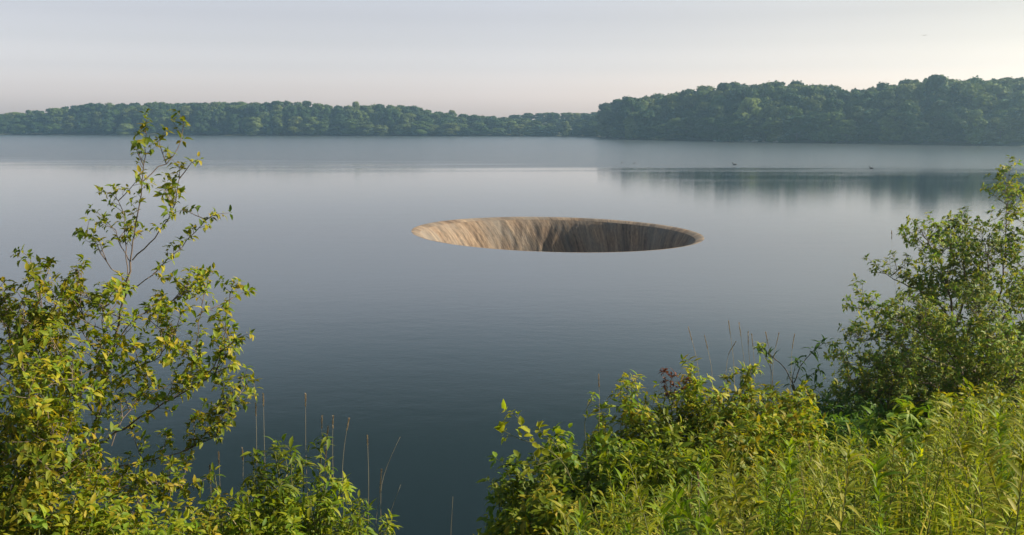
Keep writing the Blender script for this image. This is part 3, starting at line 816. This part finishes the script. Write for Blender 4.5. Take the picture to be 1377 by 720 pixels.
link_mesh('shaft_floor', mesh_np('shaft_floor', np.column_stack([fx - HOLE_C[0], fy - HOLE_C[1], np.full(64, -9.9)]), [np.arange(64)[None]]), M_GROUND, sp)

# ------------------------------------------------------------------ far woods: individual trees
def tree_proto(k, rng, H=13., Wd=9., low=.04, round_=.5):
    """tapered trunk with limbs; crown = many lobes shingled with leaf clumps"""
    V, Fq, Ft, base = [], [], [], 0
    nl = int(rng.integers(48, 60))
    lobes = []
    for i in range(nl):
        t = rng.uniform(0, 1)
        zc = H * (low + .06 + (0.90 - low) * t)
        # envelope: widest at 40-60 %
        e = math.sin(math.pi * min(.97, max(.1, (.16 + .74 * t)))) ** round_
        a = rng.uniform(0, 6.283); r = Wd / 2 * e * math.sqrt(rng.uniform(.15, 1)) * .80
        rad = (rng.uniform(.7, 1.2) if rng.uniform() < .4 else rng.uniform(1.2, 2.2)) * (1 - .3 * t)
        lobes.append((np.array([math.cos(a) * r, math.sin(a) * r, min(zc, H - rad * .8)]), rad))
    # solid leafy hearts of the lobes
    ico = bpy.data.meshes.new('tmp'); import bmesh
    bm = bmesh.new(); bmesh.ops.create_icosphere(bm, subdivisions=2, radius=1); 
    iv = np.array([v.co[:] for v in bm.verts]); iff = np.array([[v.index for v in f.verts] for f in bm.faces]); bm.free()
    for c, rad in lobes:
        jj = 1 + .22 * rng.normal(size=(len(iv), 1))
        V.append(c + iv * rad * .78 * jj * np.array([1, 1, .85])); Ft.append(iff + base); base += len(iv)
    for c, rad in lobes:
        n = int(110 * rad ** 1.5)
        d = rand_unit(n, rng); d[:, 2] = np.where(d[:, 2] < -.4, -d[:, 2], d[:, 2])
        P = c + d * rad * (rng.uniform(.74, 1.12, (n, 1)) + .28 * (rng.uniform(size=(n, 1)) < .16)) * np.array([1, 1, .9])
        N = nrm(d + rng.normal(size=(n, 3)) * .42)
        u = nrm(np.cross(N, rand_unit(n, rng))); w = np.cross(N, u)
        s = rng.uniform(.14, .34, (n, 1))
        Q = np.stack([P - u * s - w * s * .6, P + u * s * .8 - w * s, P + u * s + w * s * .7, P - u * s * .7 + w * s], 1)
        V.append(Q.reshape(-1, 3)); Fq.append((np.arange(n) * 4)[:, None] + np.arange(4)[None] + base); base += 4 * n
    crown = mesh_np('crown', np.concatenate(V), [np.concatenate(Ft), np.concatenate(Fq)])
    tubes = [(resample([[0, 0, -1.0], [.1, 0, H * .2], [-.1, .15, H * .5], [0, 0, H * .8]], 1.0), .28, .05)]
    for i in range(6):
        c = lobes[i][0]; z0 = min(c[2] * .6, H * .5)
        tubes.append((resample([[0, 0, z0], [c[0] * .5, c[1] * .5, (z0 + c[2]) / 2], list(c)], .8), .1, .03))
    return H, Wd, crown, tubes_mesh('trunk', tubes, 6)

def crown_mat(name, cols):
    """leaf colour of a whole tree: each tree its own tint, leaves vary a little"""
    m, nt, out = new_mat(name); L = nt.links.new
    g = nt.nodes.new('ShaderNodeNewGeometry'); oi = nt.nodes.new('ShaderNodeObjectInfo')
    rp = ramp(nt, [(i / (len(cols) - 1), c) for i, c in enumerate(cols)]); L(oi.outputs['Random'], rp.inputs[0])
    mr = nt.nodes.new('ShaderNodeMapRange'); mr.inputs[3].default_value = .75; mr.inputs[4].default_value = 1.25; L(g.outputs['Random Per Island'], mr.inputs[0])
    mul = nt.nodes.new('ShaderNodeVectorMath'); mul.operation = 'SCALE'; L(rp.outputs[0], mul.inputs[0]); L(mr.outputs[0], mul.inputs['Scale'])
    p = nt.nodes.new('ShaderNodeBsdfPrincipled'); p.inputs['Roughness'].default_value = .7; p.inputs['Specular IOR Level'].default_value = .2
    tr = nt.nodes.new('ShaderNodeBsdfTranslucent'); mx = nt.nodes.new('ShaderNodeMixShader'); mx.inputs[0].default_value = .25
    L(mul.outputs[0], p.inputs['Base Color']); L(mul.outputs[0], tr.inputs['Color']); L(p.outputs[0], mx.inputs[1]); L(tr.outputs[0], mx.inputs[2])
    L(mx.outputs[0], out.inputs['Surface'])
    return m
M_CROWN = crown_mat('far_leaves', [(0.0260, 0.0575, 0.0133), (0.0585, 0.1092, 0.0190), (0.1170, 0.1610, 0.0285), (0.0286, 0.0633, 0.0152), (0.0455, 0.0920, 0.0171), (0.1430, 0.1725, 0.0333), (0.0390, 0.0747, 0.0171)])
M_CROWNP = crown_mat('far_leaves_pale', [(.16, .22, .055), (.19, .24, .06)])
rg = np.random.default_rng(31)
TP = []
for k in range(9):
    t = tree_proto(k, rg, 13, [9, 8.2, 10, 8.6, 9.4, 7.6, 9, 8, 6.4][k], round_=[.5, .6, .45, .7, .5, .6, .4, .55, 1.0][k])
    t[2].materials.append(M_CROWN); t[3].materials.append(M_TRUNK)
    TP.append(t)
pale_crowns = [TP[0][2].copy(), TP[5][2].copy()]
for c in pale_crowns: c.materials.clear(); c.materials.append(M_CROWNP)

KX = [-300, 0, 40, 90, 120, 200, 250, 320, 380, 420, 440, 470, 500, 520, 560, 590, 615, 660, 690, 705, 730, 790, 812, 819, 850, 880, 930, 985, 1040, 1080, 1110, 1140, 1180, 1215, 1240, 1265, 1300, 1330, 1377, 1500, 1700]
KY = [150, 153, 150, 144, 140, 138, 139, 138, 137, 138, 142, 143, 141, 140, 144, 150, 153, 156, 158, 152, 151, 151, 150, 136, 131, 129, 122, 113, 112, 114, 116, 123, 117, 109, 106, 110, 106, 107, 106, 104, 100]
def skyline(px): return float(np.interp(px, KX, KY))
def front(px): return float(shore_dist(px))
LABS = {
 ('left', 0): ('leafy tree at the water edge of the low wood on the left far shore', 'front trees of the left far wood'),
 ('left', 1): ('tree inside the low dark green wood on the left far shore', 'inner trees of the left far wood'),
 ('left', 2): ('skyline tree along the top of the low wood on the left far shore', 'skyline trees of the left far wood'),
 ('mid', 0): ('pale hazy tree in the small distant wood between the two large shores', 'trees of the small distant middle wood'),
 ('mid', 1): ('pale hazy tree in the small distant wood between the two large shores', 'trees of the small distant middle wood'),
 ('mid', 2): ('pale hazy tree in the small distant wood between the two large shores', 'trees of the small distant middle wood'),
 ('right', 0): ('bluish tree at the water edge of the tall wooded point on the right', 'front trees of the right wooded point'),
 ('right', 1): ('tree inside the tall hazy wood on the right point', 'inner trees of the right wooded point'),
 ('right', 2): ('skyline tree along the top of the tall wood on the right point', 'skyline trees of the right wooded point'),
}
def put_tree(px, off, ztop, zone, row, proto=None, label=None, pale=False, width=None):
    y = front(px) + off
    for _ in range(3):
        x = (px - 688.5) / FPX * (y * CP + CAMZ * SP)
    gz = .35 + 6.5 * float(sstep(4, 90, off)) + .5 * float(sstep(0, 6, off))
    k = int(rg.integers(0, 9)) if proto is None else proto
    H, W, cm, tm = TP[k]
    h = max(3.5, ztop - gz)
    if pale: cm = pale_crowns[0 if k != 5 else 1]
    lab, grp = LABS[(zone, row)]
    o = empty('deciduous_tree', (x, y, gz - .3), label=label or lab, cat='tree', group=None if label else grp)
    s = h / H
    o_t = (rg.normal() * .05, rg.normal() * .05)
    sw = (width / W) if width else min(1.25, max(.85, s)) * rg.uniform(.95, 1.2)
    o.scale = (sw * rg.uniform(.85, 1.2), sw, s); o.rotation_euler = (*o_t, rg.uniform(0, 6.28))
    for nm, me in (('crown', cm), ('trunk', tm)):
        c = bpy.data.objects.new(nm, me); COL.objects.link(c); c.parent = o
def top_z(px, py, y): return CAMZ + (HY - py) / FPX * y
def zone_of(px): return 'left' if px < 694 else ('mid' if px < 815 else 'right')
# rows: (offset behind shoreline, fraction of skyline height, row class)
def rows(pxa, pxb, spacing_m, specs):
    for off, fr, cls, sp in specs:
        px = pxa + rg.uniform(0, 8)
        while px < pxb:
            y = front(px) + off
            step = spacing_m * sp / y * FPX
            zt = top_z(px, skyline(px), y)
            j = rg.normal() * (.016 if cls == 2 else .09)
            put_tree(px, off + rg.normal() * 1.6, zt * (fr + j), zone_of(px), cls)
            px += step * rg.uniform(.75, 1.25)
rows(-40, 690, 9.0, [(2, .50, 0, .8), (9, .74, 1, .85), (17, .90, 2, .65), (26, .99, 2, .58)])
rows(690, 812, 9.0, [(1, .52, 0, .6), (10, .66, 1, .65), (45, .84, 1, .65), (75, .98, 2, .6)])
rows(815, 1400, 8.2, [(2, .42, 0, .72), (8, .62, 1, .75), (15, .78, 1, .78), (23, .93, 2, .65), (32, 1.0, 2, .6)])
# trees that stand out
def special(px, pytop, off, label, **k):
    y = front(px) + off
    put_tree(px, off, top_z(px, pytop, y), zone_of(px), 0, label=label, **k)
special(345, 158, 0, 'pale drooping tree at the water edge, right of the twiggy shrub top', pale=True, proto=0, width=8.5)
special(170, 166, 0, 'pale grey-green low tree at the water edge, left of the twiggy shrub top', pale=True, proto=5, width=8)
special(478, 138, 20, 'narrow pointed tree sticking up from the left wood skyline', proto=8, width=5)
special(608, 149, 20, 'small pointed tree where the left wood slopes down to its low end', proto=8, width=5)
special(850, 131, 6, 'large rounded dark tree at the left tip of the right wooded point', proto=2, width=12)
special(1006, 132, 4, 'tall yellow-green tree in the front of the right wooded point, above the pale shore rocks', pale=True, proto=0, width=9)

# shore details: pale rocks, reed tuft
def rock(x, y, r, seed):
    import bmesh
    bm = bmesh.new(); bmesh.ops.create_icosphere(bm, subdivisions=3, radius=1)
    for v in bm.verts:
        f = 1 + .35 * mnoise.noise(v.co * 1.3 + Vector((seed, 0, 0))) + .12 * mnoise.noise(v.co * 4 + Vector((seed, 3, 0)))
        v.co = v.co * f; v.co.z *= .55
    me = bpy.data.meshes.new('rock'); bm.to_mesh(me); bm.free()
    o = link_mesh('rock', me, M_ROCK, loc=(x, y, .1), label='pale rock on the far waterline below the tall yellow-green tree', cat='rock', group='pale rocks on the right far shore')
    o.scale = (r, r, r)
M_ROCK = bark_mat('pale_rock', (.25, .23, .2), (.45, .42, .37), 3)
for i, px in enumerate((960, 972, 985, 994, 1003, 1012, 1024, 1040)):
    y = front(px) - .4
    rock((px - 688.5) / FPX * y, y, [.7, 1.0, .6, 1.3, .8, 1.0, .6, .8][i], i * 3.1)
def tuft(px, label, n=220, h=1.6, w=2.2):
    y = front(px) - .2; x = (px - 688.5) / FPX * y
    rng = np.random.default_rng(int(px))
    P = np.column_stack([rng.normal(size=n) * w * .5, rng.normal(size=n) * .4, np.zeros(n)])
    Lv = Leaves(); D = nrm(np.column_stack([rng.normal(size=n) * .3, rng.normal(size=n) * .3, np.ones(n)]))
    Lv.add(P, D, rand_unit(n, rng), rng.uniform(.5, 1, n) * h, .09, .2)
    link_mesh('reed_tuft', Lv.mesh('reed_tuft'), M_REED, loc=(x, y, 0), label=label, cat='reeds')
M_REED = leaf_mat('reed', [(.22, .24, .10), (.30, .30, .14), (.16, .20, .07)])
tuft(888, 'pale tuft of reeds at the waterline near the left end of the right point', n=260, w=4.5, h=1.5)
tuft(1000, 'pale reeds growing among the rocks on the right far shore', n=300, w=5, h=1.8)

# ------------------------------------------------------------------ waterfowl and a bird
def loft(name, rings, sides=10):
    V, F = [], []
    for (cx, cz, tx, tz, rw, rh) in rings:
        # ring perpendicular to the tangent (tx, tz) in the XZ plane
        n = nrm(np.array([-tz, 0, tx]))
        for s in range(sides):
            a = 2 * math.pi * s / sides
            V.append(np.array([cx, 0, cz]) + n * math.sin(a) * rh + np.array([0, 1, 0]) * math.cos(a) * rw)
    k = len(rings); F = []
    for i in range(k - 1):
        for s in range(sides):
            F.append([i * sides + s, i * sides + (s + 1) % sides, (i + 1) * sides + (s + 1) % sides, (i + 1) * sides + s])
    return np.array(V), np.array(F)
def duck_mesh():
    r = [(-.30, .12, 1, -.3, .004, .004), (-.24, .10, 1, -.25, .05, .025), (-.14, .07, 1, -.1, .10, .07), (0, .06, 1, 0, .125, .10), (.12, .08, 1, .2, .105, .09),
         (.19, .13, .6, .8, .055, .055), (.215, .20, .2, 1, .035, .035), (.225, .25, .4, .9, .035, .04), (.25, .285, 1, .2, .038, .042), (.285, .28, 1, -.3, .03, .03),
         (.31, .27, 1, -.3, .016, .011), (.35, .262, 1, -.1, .014, .006), (.365, .26, 1, 0, .003, .003)]
    V, F = loft('duck', r)
    return mesh_np('duck', V, [F])
def plain_mat(name, c, rough=.7):
    m, nt, out = new_mat(name)
    tc = nt.nodes.new('ShaderNodeTexCoord'); no = nt.nodes.new('ShaderNodeTexNoise'); no.inputs['Scale'].default_value = 25
    nt.links.new(tc.outputs['Object'], no.inputs['Vector'])
    rp = ramp(nt, [(.4, tuple(v * .7 for v in c)), (.6, tuple(v * 1.2 for v in c))]); nt.links.new(no.outputs['Fac'], rp.inputs[0])
    p = nt.nodes.new('ShaderNodeBsdfPrincipled'); p.inputs['Roughness'].default_value = rough
    nt.links.new(rp.outputs[0], p.inputs['Base Color']); nt.links.new(p.outputs[0], out.inputs['Surface'])
    return m
M_DUCK = plain_mat('duck_plumage', (.05, .04, .03))
dm = duck_mesh(); dm.materials.append(M_DUCK)
for px, py, rz, lab, sc in ((988, 222, 2.9, 'dark duck afloat above the left end of the trees\' reflection', 1.25), (1172, 227, 2.6, 'dark duck afloat above the middle of the trees\' reflection', 1.1),
                      (836, 219, .4, 'tiny duck afloat, left one of the pair below the wooded point tip', .6), (853, 220, .2, 'tiny duck afloat, right one of the pair below the wooded point tip', .6)):
    o = bpy.data.objects.new('duck', dm); COL.objects.link(o)
    q = at_z(px, py, 0); o.location = (q[0], q[1], -.01); o.rotation_euler = (0, 0, rz); o.scale = (sc,) * 3
    set_tags(o, lab, 'duck')
# gliding bird
V, F = loft('bird', [(-.16, 0, 1, 0, .03, .004), (-.08, 0, 1, 0, .02, .015), (0, 0, 1, 0, .03, .028), (.09, .005, 1, 0, .02, .02), (.13, .008, 1, 0, .012, .012), (.155, .004, 1, 0, .003, .003)])
wing = lambda s: np.array([[.05, s * .02, .01], [-.05, s * .02, .01], [.06, s * .17, .05], [-.04, s * .17, .05], [-.03, s * .34, .02], [-.06, s * .34, .02],
                           [.05, s * .02, -.002], [-.05, s * .02, .002], [.06, s * .17, .042], [-.04, s * .17, .044], [-.03, s * .34, .018], [-.06, s * .34, .018]])
wf = np.array([[0, 1, 3, 2], [2, 3, 5, 4], [6, 8, 9, 7], [8, 10, 11, 9], [0, 2, 8, 6], [2, 4, 10, 8], [1, 7, 9, 3], [3, 9, 11, 5], [4, 5, 11, 10]])
q = at_y(1243, 48, 95)
bo = link_mesh('bird', mesh_np('bird', np.concatenate([V, wing(1), wing(-1)]), [np.concatenate([F, wf + len(V), wf + len(V) + 12])]), M_DUCK, loc=q, label='tiny bird gliding high in the pale sky on the right', cat='bird')
bo.rotation_euler = (0, 0, 1.2)

# ------------------------------------------------------------------ air
def haze_box():
    x0, x1, y0, y1, z0, z1 = -453, 453, -62, 603, -21.5, 42
    V = [(x0, y0, z0), (x1, y0, z0), (x1, y1, z0), (x0, y1, z0), (x0, y0, z1), (x1, y0, z1), (x1, y1, z1), (x0, y1, z1)]
    F = [[0, 3, 2, 1], [4, 5, 6, 7], [0, 1, 5, 4], [1, 2, 6, 5], [2, 3, 7, 6], [3, 0, 4, 7]]
    m, nt, out = new_mat('haze_air')
    v = nt.nodes.new('ShaderNodeVolumePrincipled')
    v.inputs['Color'].default_value = (.50, .76, 1.0, 1)
    v.inputs['Density'].default_value = .00078
    v.inputs['Anisotropy'].default_value = .72
    nt.links.new(v.outputs[0], out.inputs['Volume'])
    link_mesh('haze', mesh_np('haze', V, [F]), m, kind='stuff', label='pale summer haze over the lake', cat='haze')
haze_box()

# ------------------------------------------------------------------ light
SUN_AZ, SUN_EL = R(87), R(34)        # azimuth from +Y towards +X
world = bpy.data.worlds.new('World'); scene.world = world; world.use_nodes = True
nt = world.node_tree; nt.nodes.clear()
wo_ = nt.nodes.new('ShaderNodeOutputWorld'); bg = nt.nodes.new('ShaderNodeBackground'); sky = nt.nodes.new('ShaderNodeTexSky')
sky.sky_type = 'NISHITA'; sky.sun_disc = False; sky.sun_elevation = SUN_EL; sky.sun_rotation = SUN_AZ
sky.altitude = 0; sky.air_density = 1.0; sky.dust_density = 4.0; sky.ozone_density = 1.5
hs = nt.nodes.new('ShaderNodeHueSaturation'); hs.inputs['Saturation'].default_value = .48
nt.links.new(sky.outputs[0], hs.inputs['Color'])
# the hazy air lies thick and bright along the horizon and thins upwards
tcw = nt.nodes.new('ShaderNodeTexCoord'); sx = nt.nodes.new('ShaderNodeSeparateXYZ'); nt.links.new(tcw.outputs['Generated'], sx.inputs[0])
HZ = [(0.0, (8.2, 7.0, 6.8)), (.018, (5.7, 4.95, 4.85)), (.035, (3.95, 3.45, 3.42)), (.055, (2.70, 2.40, 2.42)), (.08, (1.84, 1.66, 1.68)), (.107, (1.40, 1.27, 1.29)), (.14, (1.27, 1.18, 1.19)), (.18, (1.24, 1.18, 1.18)), (.24, (.74, .82, .84)), (.32, (.29, .38, .37)), (.5, (.28, .40, .43)), (1.0, (.5, .62, .8))]
hr = ramp(nt, [(p_, tuple(v_ / 9 for v_ in c_)) for p_, c_ in HZ])
h2 = nt.nodes.new('ShaderNodeVectorMath'); h2.operation = 'SCALE'; h2.inputs['Scale'].default_value = 9.0; nt.links.new(hr.outputs[0], h2.inputs[0])
nt.links.new(sx.outputs['Z'], hr.inputs[0])
mm = nt.nodes.new('ShaderNodeVectorMath'); mm.operation = 'MULTIPLY'
xr = ramp(nt, [(.2, (1.0, 1.0, 1.0)), (.5, (.98, .98, .98)), (.64, (.92, .91, .86)), (.76, (.78, .775, .69)), (1.0, (.6, .6, .55))])
xm = nt.nodes.new('ShaderNodeMath'); xm.operation = 'MULTIPLY_ADD'; xm.inputs[1].default_value = .5; xm.inputs[2].default_value = .5
nt.links.new(sx.outputs['X'], xm.inputs[0]); nt.links.new(xm.outputs[0], xr.inputs[0])
m3 = nt.nodes.new('ShaderNodeVectorMath'); m3.operation = 'MULTIPLY'
nt.links.new(hs.outputs[0], m3.inputs[0]); nt.links.new(xr.outputs[0], m3.inputs[1]); nt.links.new(m3.outputs[0], mm.inputs[0]); nt.links.new(h2.outputs[0], mm.inputs[1]); nt.links.new(mm.outputs[0], bg.inputs['Color'])
bg.inputs['Strength'].default_value = .109
nt.links.new(bg.outputs[0], wo_.inputs['Surface'])
ld = bpy.data.lights.new('sun', 'SUN'); ld.energy = 5.0; ld.angle = R(.6); ld.color = (1, .87, .68)
lo = bpy.data.objects.new('sun', ld); COL.objects.link(lo)
sd = Vector((math.sin(SUN_AZ) * math.cos(SUN_EL), math.cos(SUN_AZ) * math.cos(SUN_EL), math.sin(SUN_EL)))
lo.rotation_euler = sd.to_track_quat('Z', 'Y').to_euler(); lo.location = (20, 0, 30)

# ------------------------------------------------------------------ camera and render settings
cd = bpy.data.cameras.new('camera'); cam = bpy.data.objects.new('camera', cd); COL.objects.link(cam)
cd.sensor_width = 36; cd.sensor_fit = 'HORIZONTAL'; cd.lens = 36 * FPX / 1377
cd.clip_end = 5000; cd.clip_start = .05
cam.location = (0, 0, CAMZ); cam.rotation_euler = (math.pi / 2 - PITCH, 0, 0)
scene.camera = cam
vs = scene.view_settings; vs.view_transform = 'Standard'; vs.look = 'None'; vs.gamma = 1; vs.exposure = .93; vs.use_curve_mapping = False
c = scene.cycles
c.max_bounces = 8; c.diffuse_bounces = 3; c.glossy_bounces = 3; c.transmission_bounces = 4; c.transparent_max_bounces = 6; c.volume_bounces = 1
c.sample_clamp_indirect = 6
c.use_denoising = True
try: c.denoiser = 'OPENIMAGEDENOISE'
except Exception: pass
